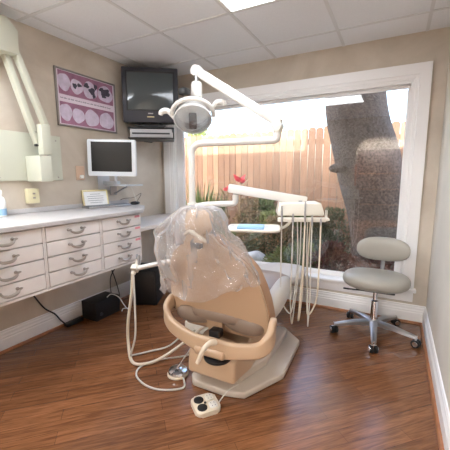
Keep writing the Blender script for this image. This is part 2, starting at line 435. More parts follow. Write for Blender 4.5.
# ------------------------------------------------------------------ left wall: drawers and worktops
CX = .61
def drawer_unit(y0, y1, label, tags=False):
    t = thing('drawer_cabinet', label, 'drawer cabinet', (0, (y0+y1)/2, .575), 'white drawer cabinets under the worktop')
    b = B(); box(b, .001, CX-.045, y0+.001, y1-.001, .575, .994); obj('carcass', b, M['lam'], t, False)
    for ya, yb in ((y0+.001, y0+.009), (y1-.009, y1-.001)): bx('stile', M['lam'], t, CX-.045, CX-.003, ya, yb, .592, .994)
    bx('bottom_rail', M['lam'], t, CX-.045, CX-.004, y0+.001, y1-.001, .575, .592)
    n = 4; zt, zb = .990, .594; h = (zt-zb)/n
    for i in range(n):
        a, c = zb+i*h, zb+(i+1)*h
        d = bx('drawer', M['lam'], t, CX-.040, CX, y0+.013, y1-.013, a+.003, c-.003, bev=.0025, seg=1)
        ym, zm = (y0+y1)/2, (a+c)/2
        hb = B()
        for s in (-1, 1):
            lathe(hb, [(.010, 0), (.010, .004), (.005, .006), (.005, .022), (.009, .024), (.007, .030)], mtx=Matrix.Translation((CX, ym+s*.052, zm+.010)) @ Matrix.Rotation(PI/2, 4, 'Y'), seg=10)
            lathe(hb, [(.002, -.012), (.006, -.006), (.007, 0), (.006, .006), (.002, .012)], mtx=Matrix.Translation((CX+.024, ym+s*.060, zm+.012)) @ Matrix.Rotation(PI/2, 4, 'X'), seg=8)
        pts = smooth_pts([(CX+.024, ym-.052, zm+.010), (CX+.03, ym-.042, zm-.004), (CX+.034, ym-.018, zm-.013), (CX+.034, ym+.018, zm-.013), (CX+.03, ym+.042, zm-.004), (CX+.024, ym+.052, zm+.010)], 5)
        k = len(pts); tube(hb, pts, [.0045+.005*math.sin(PI*j/(k-1)) for j in range(k)], 8)
        obj('handle', hb, M['pewter'], d)
        if tags and i > 0:
            q = B(); box(q, CX, CX+.001, y1-.075, y1-.016, c-.030, c-.012); obj('sticker', q, M['pink'], d, False)
drawer_unit(-1.52, -1.09, 'white four-drawer cabinet with pink stickers on its right edge', True)
drawer_unit(-1.965, -1.52, 'white four-drawer cabinet between the two others, below the beige wall box')
drawer_unit(-2.45, -1.965, 'widest white four-drawer cabinet, cut by the left edge of the picture')
b = B(); prism(b, [(.001, -2.6), (.635, -2.6), (.635, -1.085), (.38, -.78), (.001, -.62)], .995, 1.025, bev=.003)
tag(obj('worktop', b, M['worktop'], None, loc=(.3, -1.6, .995)), 'long pale laminate worktop over the drawer cabinets', 'worktop')
b = B(); box(b, .001, .016, -2.6, -.62, 1.0255, 1.062, .002)
tag(obj('backsplash', b, M['worktop'], None, loc=(.008, -1.6, 1.0255)), 'narrow pale upstand strip along the wall behind the worktop', 'backsplash')
b = B(); box(b, .001, .55, -1.085, -.035, .815, .85, .003)
tag(obj('low_counter', b, M['lam'], None, loc=(.27, -.5, .815)), 'lower white counter between the drawers and the window wall', 'counter')

# beige box on the wall above the worktop
t = thing('wall_control_box', 'small cream control box fixed to the wall just above the worktop', 'control box', (0, -1.66, 1.10))
bx('housing', M['beigebox'], t, .001, .05, -1.705, -1.615, 1.10, 1.215, bev=.006)
for z in (1.137, 1.17): bx('switch', M['pewter'], t, .05, .052, -1.67, -1.65, z, z+.012)
# small tan blank plate with a cord behind the monitor
t = thing('outlet_plate', 'tan outlet plate on the wall left of the flat monitor', 'outlet plate', (0, -1.19, 1.27))
bx('plate', M['tanplate'], t, .001, .009, -1.235, -1.145, 1.275, 1.40, bev=.003)
bx('plug', M['wplast'], t, .009, .035, -1.205, -1.175, 1.29, 1.32, bev=.004)

# spray bottle at the picture's edge
t = thing('spray_bottle', 'white bottle with a blue label at the left edge of the worktop', 'bottle', (.06, -1.915, 1.025))
b = B(); lathe(b, [(.030, 0), (.034, .006), (.034, .105), (.028, .13), (.014, .145), (.014, .16)], (.06, -1.915, 1.025)); obj('bottle_body', b, M['wplast'], t)
b = B(); lathe(b, [(.0345, 0), (.0348, .001), (.0348, .045), (.0345, .046)], (.06, -1.915, 1.035)); obj('label_band', b, M['blue'], t)
b = B(); lathe(b, [(.017, 0), (.017, .03), (.010, .035)], (.06, -1.915, 1.18)); obj('cap', b, M['wplast'], t)

# ------------------------------------------------------------------ x-ray machine on the wall
t = thing('xray_machine', 'ivory wall-mounted dental x-ray machine with folded scissor arms', 'x-ray machine', (0, -1.62, 1.27))
b = B(); box(b, .001, .02, -2.3, -1.375, 1.275, 1.64, .006); obj('wall_plate', b, M['xray'], t)
for y, z in ((-1.42, 1.30), (-1.42, 1.60), (-1.88, 1.30), (-1.88, 1.60)):
    b = B(); lathe(b, [(.006, 0), (.006, .002)], mtx=Matrix.Translation((.02, y, z)) @ Matrix.Rotation(PI/2, 4, 'Y'), seg=8)
    obj('screw', b, M['pewter'], t)
bx('mounting_box', M['xray'], t, .02, .20, -1.685, -1.59, 1.27, 1.462, bev=.006)
bx('swivel_block', M['xray'], t, .10, .165, -1.63, -1.555, 1.472, 1.70, bev=.008)
b = B(); lathe(b, [(.03, 0), (.03, .014)], (.13, -1.60, 1.460)); obj('swivel_pin', b, M['pewter'], t)
b = B(); beam(b, (.09, -1.815, 2.20), (.09, -1.62, 1.545), .05, .034, .0015); obj('arm', b, M['xray'], t)
b = B(); beam(b, (.135, -1.765, 2.20), (.135, -1.575, 1.69), .05, .034, .0015); obj('arm', b, M['xray'], t)
for y, z in ((-1.632, 1.545), (-1.645, 1.64)): bx('pivot_bolt', M['rubber'], t, .08, .115, y-.012, y+.012, z-.008, z+.008, bev=.003)
b = B(); prism(b, [(-2.05, 2.14), (-1.745, 2.14), (-1.735, 2.30), (-1.80, 2.365), (-2.05, 2.365)], .03, .17, Matrix(((0, 0, 1, 0), (1, 0, 0, 0), (0, 1, 0, 0), (0, 0, 0, 1))), bev=.012)
obj('elbow_housing', b, M['xray'], t)

# ------------------------------------------------------------------ poster
t = thing('poster', 'framed poster with two close-up photographs of teeth', 'poster', (0, -1.055, 1.73))
y0, y1, z0, z1 = -1.378, -.735, 1.735, 2.205
b = B()
for q in ((y0, y1, z0, z0+.013), (y0, y1, z1-.013, z1), (y0, y0+.013, z0, z1), (y1-.013, y1, z0, z1)): box(b, .001, .022, *q[:2], *q[2:], .002)
obj('frame', b, M['pframe'], t)
sheet = bx('sheet', M['pcap'], t, .002, .012, y0+.012, y1-.012, z0+.012, z1-.012)
def wallell(bm, y, z, ry, rz, x=.0165, d=.004, wob=.0, seed=0):
    n = 22; c = bm.verts.new((x+d, y, z)); R = []
    for k in range(n):
        a = 2*PI*k/n; f = 1+wob*math.sin(3*a+seed)+wob*.6*math.cos(5*a+seed*2)
        R.append(bm.verts.new((x, y+ry*f*math.cos(a), z+rz*f*math.sin(a))))
    for k in range(n): bm.faces.new((c, R[k], R[(k+1) % n]))
for zi, (za, zb) in enumerate(((1.995, 2.185), (1.755, 1.935))):
    ph = bx('photograph', M['gum'], t, .012, .0145, y0+.03, y1-.03, za, zb)
    b = B(); zc = (za+zb)/2
    for i, (fy, ry, rz) in enumerate(((.09, .060, .070), (.30, .064, .062), (.545, .080, .074), (.84, .088, .074))):
        wallell(b, y0+.03+fy*.583, zc-.006+(.012 if i == 0 else 0), ry, rz, .0146, .005, .05, i)
    obj('teeth', b, M['tooth'], ph)
    if zi == 0:
        for i, (fy, dz, ry, rz) in enumerate(((.26, -.004, .022, .022), (.34, .010, .024, .014), (.47, .026, .028, .022), (.57, -.012, .034, .032), (.64, .034, .020, .024), (.83, .002, .054, .030), (.76, .026, .028, .020), (.88, .030, .022, .018), (.60, -.052, .018, .018), (.80, -.03, .026, .014))):
            b = B(); wallell(b, y0+.03+fy*.583, zc+dz, ry, rz, .0205, .001, .16, i*1.7); obj('filling', b, M['amalgam'], ph)
b = B(); y = y0+.04; random.seed(3)
while y < y1-.06:
    w = random.uniform(.012, .045); k = 0
    while k < w:
        hh = random.choice((.007, .007, .011)); box(b, .0122, .0128, y+k, y+k+.0035, 1.961, 1.961+hh); k += .0062
    y += w+.011
obj('caption', b, M['ink'], t, False)

# ------------------------------------------------------------------ monitor on its wall arm, things on the worktop
t = thing('flat_monitor', 'silver flat monitor with a dark screen on a wall arm', 'monitor', (.16, -.93, 1.24))
mc = Vector((.245, -1.03, 1.472)); mm = frame(mc, (.88, .475, 0)) @ Matrix.Rotation(math.radians(1.2), 4, 'Y')
b = B(); prism(b, rrect(.432, .325, .012), -.02, .02, mm @ Matrix.Rotation(PI/2, 4, 'X'), .004); obj('bezel', b, M['silver'], t)
b = B(); box(b, -.182, .182, -.0215, -.019, -.122, .142, mtx=mm); obj('screen', b, M['lcd'], t, False)
b = B(); box(b, -.03, .03, .02, .06, -.06, .05, .004, mtx=mm); tube(b, [mm @ V(0, .05, -.02), (.18, -.93, 1.43), (.17, -.93, 1.25)], .014)
box(b, .012, .20, -.95, -.90, 1.232, 1.262, .006); box(b, .001, .012, -1.0, -.86, 1.17, 1.31, .003); obj('wall_arm', b, M['silver'], t)
t2 = thing('keyboard_shelf', 'small white bracket shelf on the wall below the flat monitor', 'shelf', (.15, -.83, 1.2))
b = B(); box(b, .001, .30, -.93, -.70, 1.213, 1.228, .004); obj('shelf_board', b, M['silver'], t2)
b = B(); box(b, .001, .02, -.86, -.78, 1.12, 1.213, .003); tube(b, [(.015, -.82, 1.13), (.2, -.82, 1.212)], .008); obj('bracket', b, M['alu'], t2)
b = B(); tube(b, smooth_pts([(.17, -.92, 1.33), (.24, -.86, 1.245), (.26, -.82, 1.19), (.24, -.74, 1.06), (.20, -.72, 1.03)], 8), .003, 6)
tag(obj('monitor_cable', b, M['hose'], None, loc=(.2, -.8, 1.03)), 'thin pale cable looping from the flat monitor to the worktop', 'cable')

t = thing('certificate_frame', 'small gold-framed certificate leaning against the wall on the worktop', 'picture frame', (.04, -1.06, 1.025))
fm = frame((.07, -1.085, 1.026), (.25, .97, 0)) @ Matrix.Rotation(math.radians(-12), 4, 'X')
b = B()
for q in ((-.125, .125, 0, .016), (-.125, .125, .144, .16), (-.125, -.109, 0, .16), (.109, .125, 0, .16)): box(b, q[0], q[1], -.006, .008, q[2], q[3], .002, mtx=fm)
obj('frame', b, M['gold'], t)
b = B(); box(b, -.11, .11, -.002, .004, .014, .146, mtx=fm); obj('certificate', b, M['paper'], t, False)
b = B()
for i, w in enumerate((.05, .08, .075, .08, .06)): box(b, -w, w, -.0028, -.0021, .118-i*.02, .121-i*.02, mtx=fm)
obj('printed_lines', b, M['ink'], t, False)

t = thing('keyboard', 'slim grey keyboard lying on the worktop in front of the certificate', 'keyboard', (.19, -1.13, 1.025))
km = frame((.17, -1.05, 1.0255), (.2, .98, 0))
b = B(); box(b, -.215, .215, -.065, .065, 0, .016, .004, mtx=km); obj('case', b, M['alu'], t)
b = B()
for i in range(14):
    for j in range(5): box(b, -.205+i*.0295, -.205+i*.0295+.024, -.055+j*.022, -.055+j*.022+.017, .016, .021, mtx=km)
obj('keys', b, mat('grey_keys', (120, 128, 134), .5), t, False)
t = thing('mouse', 'black computer mouse on the worktop at the end of the keyboard', 'mouse', (.22, -.74, 1.025))
b = B(); blob(b, Matrix.Translation((.22, -.74, 1.040)) @ Matrix.Diagonal((.035, .055, .018, 1)), sup=2.3); obj('mouse_body', b, M['black'], t)
b = B(); tube(b, smooth_pts([(.2, -.70, 1.045), (.19, -.63, 1.10), (.17, -.60, 1.13), (.13, -.66, 1.09), (.05, -.72, 1.08), (.01, -.74, 1.06)], 8), .0022, 6); obj('cord', b, M['black'], t)
# ------------------------------------------------------------------ TV, VCR and shelf in the corner
tvf = Vector((.60, -.80, 0)).normalized()          # facing
tvx = Vector((.80, .60, 0))
tc = Vector((.315, -.555, -.03))
def tvm(z): return frame(tc+Vector((0, 0, z)), tvx)    # local y = into the corner
t = thing('television', 'black tube television high in the corner near the ceiling', 'television', (.30, -.42, 1.83))
m = tvm(0)
b = B(); box(b, -.275, .275, 0, .05, 1.875, 2.405, .012, mtx=m)
# tapering back
r0 = [(-.26, 1.89), (.26, 1.89), (.26, 2.395), (-.26, 2.395)]; r1 = [(-.16, 1.91), (.16, 1.91), (.16, 2.25), (-.16, 2.25)]
a = [b.verts.new(m @ V(x, .05, z)) for x, z in r0]; c = [b.verts.new(m @ V(x, .16, z-.005)) for x, z in r0]; d = [b.verts.new(m @ V(x*.7, .36, z)) for x, z in r1]
for p, q in ((a, c), (c, d)):
    for k in range(4): b.faces.new((p[k], p[(k+1) % 4], q[(k+1) % 4], q[k]))
b.faces.new(d); obj('cabinet', b, M['tvp'], t)
b = B()
def scr(i, j):
    u = -1+2*i/12; v = -1+2*j/10
    return m @ V(u*.222, -.004-.018*(1-u*u)*(1-v*v), 2.175+v*.175)
grid(b, 13, 11, scr); obj('screen', b, M['screen'], t)
b = B(); box(b, -.235, .235, -.004, .0, 1.985, 2.0, .001, mtx=m); box(b, -.235, .235, -.004, 0, 2.35, 2.365, .001, mtx=m); box(b, -.238, -.222, -.004, 0, 1.985, 2.365, .001, mtx=m); box(b, .222, .238, -.004, 0, 1.985, 2.365, .001, mtx=m)
obj('screen_surround', b, M['black'], t)
b = B(); box(b, -.04, .03, -.003, 0, 1.925, 1.935, mtx=m); obj('badge', b, M['gold'], t)
b = B(); box(b, -.03, .02, -.003, 0, 1.958, 1.968, mtx=m); obj('maker_plate', b, M['vcr'], t)
b = B(); prism(b, [(-.17, .0), (.14, .0), (.05, .24), (-.05, .24)], 1.838, 1.85, m); tube(b, [m @ V(-.14, .03, 1.85), m @ V(-.10, .05, 1.885)], .012, 8); tube(b, [m @ V(.11, .03, 1.85), m @ V(.07, .05, 1.885)], .012, 8); box(b, -.09, .09, .06, .2, 1.845, 1.888, .006, mtx=m)
obj('swivel_foot', b, M['black'], t)
t = thing('video_recorder', 'grey video recorder with a black slot under the television', 'video recorder', (.30, -.42, 1.726))
b = B(); box(b, -.215, .20, 0, .27, 1.729, 1.812, .005, mtx=m); obj('case', b, M['vcr'], t)
b = B(); box(b, -.195, .18, -.003, .002, 1.760, 1.776, .001, mtx=m); obj('front_slot', b, M['black'], t)
t = thing('television_shelf', 'black metal corner shelf holding television and video recorder', 'wall shelf', (.2, -.25, 1.70))
b = B(); box(b, -.235, .225, -.004, .30, 1.716, 1.727, .003, mtx=m); box(b, -.235, .225, -.004, .30, 1.818, 1.830, .003, mtx=m)
box(b, .212, .225, -.004, .02, 1.727, 1.818, .003, mtx=m); box(b, .212, .225, .27, .30, 1.727, 1.818, .003, mtx=m); box(b, -.235, -.222, .27, .30, 1.727, 1.818, .003, mtx=m)
obj('shelf_frame', b, M['black'], t)
b = B(); box(b, .001, .02, -.33, -.20, 1.69, 1.80, .003); beam(b, (.012, -.26, 1.705), (.20, -.33, 1.705), .04, .028); obj('wall_bracket', b, M['black'], t)

# ------------------------------------------------------------------ floor under the cabinets
t = thing('amplifier_box', 'black electronic box on the floor against the left baseboard', 'amplifier', (.14, -1.16, 0))
bx('case', M['dkmetal'], t, .045, .235, -1.31, -1.03, .006, .175, bev=.006)
b = B(); lathe(b, [(.016, 0), (.016, .008), (.010, .010)], mtx=Matrix.Translation((.235, -1.255, .06)) @ Matrix.Rotation(PI/2, 4, 'Y')); obj('dial', b, M['tvp'], t)
for y in (-1.28, -1.06):
    for x in (.07, .21): bx('foot', M['rubber'], t, x-.012, x+.012, y-.012, y+.012, 0, .008)
b = B(); tube(b, smooth_pts([(.20, -1.15, .178), (.22, -1.11, .20), (.26, -1.06, .16), (.275, -1.02, .08), (.30, -1.0, .03), (.27, -.95, .008), (.23, -.98, .008), (.26, -1.03, .008)], 8), .0045, 8)
tag(obj('white_cable', b, M['wplast'], None, loc=(.25, -1.05, 0)), 'white cable falling from the black box onto the floor', 'cable')
t = thing('computer_tower', 'black tower case standing on the floor below the low counter', 'computer tower', (.29, -.72, 0))
tm = frame((.32, -.72, 0), (.9, .43, 0))
b = B(); box(b, -.12, .12, -.10, .20, .008, .37, .006, mtx=tm); obj('case', b, M['dkmetal'], t)
b = B(); box(b, -.105, .105, -.106, -.099, .03, .35, .004, mtx=tm); obj('front_grille', b, M['black'], t)
for x in (-.09, .09):
    for y in (-.08, .18): bx('foot', M['rubber'], t, x-.01, x+.01, y-.01, y+.01, 0, .01, mtx=tm)
t = thing('power_strip', 'black power strip on the floor at the left baseboard', 'power strip', (.07, -1.40, 0))
b = B(); box(b, .045, .095, -1.50, -1.335, .001, .035, .006); obj('strip_body', b, M['black'], t)
b = B(); tube(b, smooth_pts([(.012, -1.80, .50), (.012, -1.72, .36), (.016, -1.64, .22), (.022, -1.56, .14), (.035, -1.52, .07), (.05, -1.49, .025)], 8), .006, 8); obj('cord', b, M['black'], t)
b = B(); tube(b, smooth_pts([(.012, -.98, .60), (.02, -.93, .42), (.03, -.88, .25), (.10, -.9, .10), (.14, -.95, .01)], 8), .005, 8); tube(b, smooth_pts([(.012, -.90, .60), (.03, -.85, .42), (.02, -.93, .28), (.06, -.97, .12), (.10, -.99, .01)], 8), .005, 8)
tag(obj('hanging_cords', b, M['black'], None, loc=(.06, -.93, 0)), 'two dark cords hanging down the wall beside the tower case', 'cord')

# ------------------------------------------------------------------ dental chair
CXc = 1.63
t = thing('dental_chair', 'tan dental treatment chair seen from behind, on a grey floor plate', 'dental chair', (1.69, -1.15, 0))
poly = [(1.455, -1.60), (1.50, -1.655), (1.72, -1.655), (1.84, -1.62), (1.985, -1.33), (1.965, -.86), (1.80, -.70), (1.55, -.70), (1.44, -.82)]
b = B(); prism(b, poly, 0, .045, bev=.012, seg=3); obj('floor_plate', b, M['base'], t)
b = B(); prism(b, [(1.50, -1.56), (1.78, -1.56), (1.86, -1.30), (1.86, -.85), (1.5, -.85)], .045, .11, bev=.015, seg=3); obj('plate_cover', b, M['base'], t)
# lift housing, sloping tan box at the back
b = B(); lm = Matrix(((0, 0, 1, 0), (1, 0, 0, 0), (0, 1, 0, 0), (0, 0, 0, 1)))
prism(b, [(-1.70, .125), (-1.69, .265), (-1.50, .30), (-1.02, .30), (-1.02, .10), (-1.45, .10)], 1.49, 1.81, lm, bev=.022, seg=4); obj('lift_housing', b, M['tan'], t)
b = B(); prism(b, [(-1.45, .06), (-1.45, .38), (-.9, .38), (-.9, .06)], 1.56, 1.76, lm, bev=.01); obj('lift_column', b, M['black'], t)
# seat
b = B()
def seatpt(i, j):
    u = -1+2*i/16; v = j/16
    return None
box(b, CXc-.25, CXc+.25, -1.56, -1.0, .35, .43, .03, 4); obj('seat_pan', b, M['tan'], t)
b = B(); blob(b, Matrix.Translation((CXc, -1.16, .478)) @ Matrix.Diagonal((.285, .47, .075, 1)), sup=3.2)
obj('seat', b, M['taupe'], t)
b = B(); blob(b, Matrix.Translation((CXc+.01, -.52, .44)) @ Matrix.Rotation(math.radians(-7), 4, 'X') @ Matrix.Diagonal((.225, .50, .055, 1)), sup=3.0); obj('leg_rest', b, M['paleup'], t)
# lumbar pads under the back shell
for s in (-1, 1):
    b = B(); blob(b, Matrix.Translation((CXc+s*.165, -1.545, .445)) @ Matrix.Rotation(s*.10, 4, 'Y') @ Matrix.Diagonal((.145, .06, .068, 1)), sup=2.3); obj('hip_pad', b, M['taupe'], t)
# side bolsters: pale armrest pads
for s in (-1, 1):
    b = B(); m_ = Matrix.Translation((CXc+s*.262, -1.20, .50)) @ Matrix.Rotation(math.radians(12), 4, 'X') @ Matrix.Diagonal((.05, .22, .085, 1)); blob(b, m_, sup=2.7); obj('arm_bolster', b, M['paleup'], t)
# back shell
prof = [(1.00, .075, -1.775), (.95, .105, -1.76), (.905, .165, -1.745), (.86, .225, -1.73), (.80, .268, -1.71), (.70, .300, -1.68), (.60, .322, -1.65), (.50, .330, -1.62), (.40, .330, -1.60), (.30, .33, -1.58)]
def pw(z, k):
    for a, c in zip(prof, prof[1:]):
        if c[0] <= z <= a[0]:
            f = (a[0]-z)/(a[0]-c[0]); return a[k]+(c[k]-a[k])*f
    return prof[0][k] if z > prof[0][0] else prof[-1][k]
us = [-1, -.985, -.95, -.90, -.85, -.8, -.7, -.6, -.5, -.4, -.3, -.22, -.17, -.13, -.11, -.06, 0, .06, .11, .13, .17, .22, .3, .4, .5, .6, .7, .8, .85, .90, .95, .985, 1]
def zbot(u):
    a = abs(u); d = -.015*u
    if a < .115: return .325+d
    if a < .18: return .325+.145*(a-.115)/.065+d
    if a < .80: return .47+.03*math.sin((a-.18)/.62*PI)+d
    if a < .90: return .47-.055*(a-.80)/.10+d
    return .415+.035*((a-.90)/.10)**2+d
def shell(dy, shrink=0.0, fwd=0.0):
    def f(i, j):
        u = us[i]; v = j/22
        zb = zbot(u)+shrink; z = zb+(1.0-shrink-zb)*v
        w = pw(z, 1)-shrink; y = pw(z, 2)
        return V(CXc+u*w, y+.05*(abs(u)**2.2)*min(1, w/.3)+dy+fwd, z)
    return f
b = B()
g1 = grid(b, len(us), 23, shell(0)); g2 = grid(b, len(us), 23, shell(.022))
def stitch(bm, a, c):
    nu, nv = len(a[0]), len(a)
    loop = [(0, i) for i in range(nu)] + [(j, nu-1) for j in range(1, nv)] + [(nv-1, i) for i in range(nu-2, -1, -1)] + [(j, 0) for j in range(nv-2, 0, -1)]
    for (j, i), (l, k) in zip(loop, loop[1:]+loop[:1]): bm.faces.new((a[j][i], a[l][k], c[l][k], c[j][i]))
stitch(b, g1, g2); obj('back_shell', b, M['tan'], t)
# front upholstery of the back
def pad(d):
    def f(i, j):
        u = us[i]; v = j/22; zb = .44; z = zb+(.985-zb)*v; w = pw(z, 1)+.004
        e = (1-abs(u)**6)*(1-(2*v-1)**6)
        return V(CXc+u*w, pw(z, 2)+.05*(abs(u)**2.2)*min(1, w/.3)+.024+d*(.55+.45*e), z)
    return f
b = B(); g1 = grid(b, len(us), 23, pad(0)); g2 = grid(b, len(us), 23, pad(.15)); stitch(b, g1, g2); obj('backrest', b, M['tanpad'], t)
# headrest
b = B(); blob(b, Matrix.Translation((CXc+.005, -1.765, 1.065)) @ Matrix.Rotation(math.radians(-10), 4, 'X') @ Matrix.Diagonal((.080, .04, .068, 1)), sup=3.0); obj('headrest', b, M['tan'], t)
b = B(); box(b, CXc-.035, CXc+.045, -1.80, -1.785, .955, 1.05, .006); obj('headrest_bracket', b, M['tan'], t)
b = B(); box(b, CXc-.03, CXc+.03, -1.80, -1.765, .925, .96, .004); obj('headrest_lock', b, M['black'], t)
b = B(); tube(b, smooth_pts([(CXc-.05, -1.815, 1.00), (CXc-.01, -1.825, 1.02), (CXc+.04, -1.822, .995), (CXc+.075, -1.805, .97)], 6), .010, 10); obj('headrest_handle', b, M['hose2'], t)
# yoke that carries the arms round the back
yk = [(1.310, -1.50, .505), (1.300, -1.575, .505), (1.305, -1.645, .455), (1.37, -1.69, .405), (1.48, -1.71, .368), (1.60, -1.72, .345), (1.74, -1.715, .340), (1.86, -1.70, .352), (1.955, -1.68, .375), (1.995, -1.645, .425), (1.995, -1.60, .475), (1.985, -1.55, .495)]
b = B(); yp = smooth_pts(yk, 6)
rings = []
for i, p in enumerate(yp):
    tt = (yp[min(i+1, len(yp)-1)]-yp[max(i-1, 0)]); side = Vector((tt.y, -tt.x, 0)).normalized(); upv = side.cross(tt).normalized()
    if upv.z < 0: upv = -upv
    f = min(1, .55+min(i, len(yp)-1-i)*.08); mid = 1+.35*math.exp(-((p.x-1.68)/.12)**2)
    rings.append([b.verts.new(p+side*q[0]+upv*q[1]*f*mid) for q in rrect(.038, .088, .016, 4)])
for a_, c_ in zip(rings, rings[1:]):
    k = len(a_)
    for q in range(k): b.faces.new((a_[q], a_[(q+1) % k], c_[(q+1) % k], c_[q]))
b.faces.new(rings[0][::-1]); b.faces.new(rings[-1]); obj('arm_yoke', b, M['tan'], t)
b = B(); box(b, CXc-.06, CXc+.14, -1.75, -1.58, .285, .34, .02, 3); obj('yoke_hub', b, M['tan'], t)
b = B(); lathe(b, [(.075, 0), (.08, .006), (.08, .016), (.07, .02)], (1.70, -1.69, .262)); obj('swivel_ring', b, M['black'], t)
b = B(); box(b, 1.645, 1.715, -1.70, -1.64, .385, .43, .008); obj('recline_joint', b, M['black'], t)
b = B(); tube(b, smooth_pts([(1.725, -1.755, .40), (1.705, -1.79, .405), (1.68, -1.82, .37), (1.655, -1.835, .30)], 6), [.017]*6+[.015]*6+[.012]*7, 10); obj('lever', b, M['hose2'], t)

# ------------------------------------------------------------------ plastic cover over head and back
random.seed(11)
b = B(); NT, NR = 96, 34
def cover(i, j):
    th = 2*PI*i/NT; r = j/(NR-1); c, s = math.cos(th), math.sin(th)
    # side reach by level: (level, half width right, half width left, half depth, height, centre y)
    key = [(0, .0, .0, .0, 1.142, -1.765), (.10, .085, .085, .05, 1.148, -1.765), (.18, .125, .11, .072, 1.13, -1.765), (.30, .165, .19, .09, 1.07, -1.765), (.45, .19, .27, .10, .985, -1.755), (.62, .235, .285, .115, .88, -1.74), (.80, .285, .275, .125, .79, -1.72), (1.0, .315, .265, .135, .70, -1.70)]
    for a, q in zip(key, key[1:]):
        if a[0] <= r <= q[0]:
            f = (r-a[0])/(q[0]-a[0]); f = f*f*(3-2*f)*.5+f*.5
            R_, L_, D_, z, yc = (a[n]+(q[n]-a[n])*f for n in range(1, 6)); break
    wx = R_ if c > 0 else L_
    e = .8
    cx = math.copysign(abs(c)**e, c)*wx; cy = math.copysign(abs(s)**e, s)*D_
    # the hem: long at left, point at the middle, shorter at right; front side hangs less
    hem = 0
    if r > .55:
        k = (r-.55)/.45
        back = max(0, -s)
        hem = -k*(.075*max(0, -c)+.06*back*math.exp(-((c-.05)/.35)**2)-.05*max(0, c)-.0)
    fold = (.012*math.sin(7*th+2.6*math.sin(2.2*r*PI))+.006*math.sin(15*th+7*r)+.003*math.sin(31*th-11*r))*min(1, r*2.2)
    n3 = noise.noise(Vector((c*2.3, s*2.3, r*4.0)))*.045*r + noise.noise(Vector((c*6, s*6, r*9)))*.014*min(1, r*2)
    k = fold+n3
    return V(CXc+cx+c*k, yc+cy+s*k*.9, z+hem+n3*.8)
grid(b, NT, NR, cover, True)
bmesh.ops.remove_doubles(b, verts=b.verts, dist=.0005)
pc = obj('plastic_cover', b, M['plastic'], None, loc=(1.63, -1.72, .66))
tag(pc, 'clear crinkled plastic cover draped over the dental chair headrest', 'plastic cover')

# ------------------------------------------------------------------ post with light arm, delivery arm and assistant arm
PX, PY = 1.22, -1.2
t = thing('dental_light', 'white dental light hanging from a jointed arm on a tall post', 'dental light', (PX, PY, .10))
b = B(); box(b, PX-.06, 1.56, PY-.06, PY+.06, .115, .20, .02, 3); obj('post_bracket', b, M['cream'], t)
E1 = Vector((1.84, -1.12, 1.545))
b = B(); tube(b, fillet([(PX, PY, .20), (PX, PY, 1.535), (E1.x, E1.y, 1.535), (E1.x, E1.y, 1.60)], .085, 8), .024, 18); obj('post', b, M['dental'], t)
b = B(); lathe(b, [(.028, 0), (.030, .004), (.030, .03), (.024, .034)], (E1.x, E1.y, 1.585)); lathe(b, [(.001, -.034), (.034, -.030), (.036, 0), (.034, .030), (.001, .034)], mtx=Matrix.Translation((E1.x, E1.y, 1.625)) @ Matrix.Rotation(PI/2, 4, 'X')); obj('elbow_joint', b, M['cream'], t)
A = Vector((1.86, -1.12, 1.635)); Hh = Vector((1.228, -1.12, 2.05))
b = B(); beam(b, A, Hh, .05, .062, .012); lathe(b, [(.001, -.034), (.036, -.032), (.04, 0), (.036, .032), (.001, .034)], mtx=Matrix.Translation(Hh) @ Matrix.Rotation(PI/2, 4, 'X')); obj('spring_arm', b, M['dental'], t)
hx, hy = 1.232, -1.135
b = B(); lathe(b, [(.014, 0), (.014, .07)], (hx, hy, 1.955)); obj('swivel', b, M['alu'], t)
b = B(); lathe(b, [(.036, 0), (.040, .01), (.040, .09), (.034, .105), (.02, .108)], (hx, hy, 1.865)); obj('yoke_cap', b, M['dental'], t)
# lamp head: faces down towards the chair / camera
LC = Vector((1.228, -1.185, 1.712)); ax = Vector((.33, -.50, -.80)).normalized()
lmx = frame(LC, ax.cross(Vector((0, 0, 1))).normalized(), Vector((0, 0, 1)))
q = ax.to_track_quat('Z', 'Y').to_matrix().to_4x4(); q.translation = LC
b = B(); lathe(b, [(.02, -.095), (.07, -.085), (.108, -.055), (.130, -.01), (.137, .015), (.133, .018), (.124, -.006), (.101, -.046), (.062, -.074), (.02, -.082)], mtx=q, seg=40)
obj('reflector', b, M['milky'], t)
b = B(); lathe(b, [(.004, .060), (.05, .054), (.10, .036), (.132, .008), (.132, .004), (.10, .032), (.05, .050), (.004, .056)], mtx=q, seg=40); obj('lens', b, M['frost'], t)
b = B(); box(b, -.028, .028, -.06, .02, -.04, .045, .006, mtx=q); obj('bulb_shield', b, M['tvp'], t)
b = B(); bp = []
for k in range(13):
    a = PI*(k/12); bp.append(q @ V(.150*math.cos(a), .150*math.sin(a), -.03))
tube(b, bp, .016, 10)
obj('lamp_yoke', b, M['dental'], t)
b = B(); box(b, 1.165, 1.225, -1.27, -1.20, 1.865, 1.91, .008); obj('switch_box', b, M['black'], t)
for s in (-1, 1):
    b = B(); rt = Vector((.884, .467, 0)); c0 = LC+rt*s*.15
    c0 += V(0, 0, .03+.03*s)-rt*s*.02
    hp = smooth_pts([c0+V(0, 0, .0), c0+rt*s*.035+V(0, 0, .045), c0+rt*s*.065+V(0, 0, .055), c0+rt*s*.092+V(0, 0, .045), c0+rt*s*.10+V(0, 0, .025)], 5)
    tube(b, hp, [.013+.008*math.sin(k/len(hp)*PI) for k in range(len(hp))], 10); obj('handle', b, M['dental'], t)

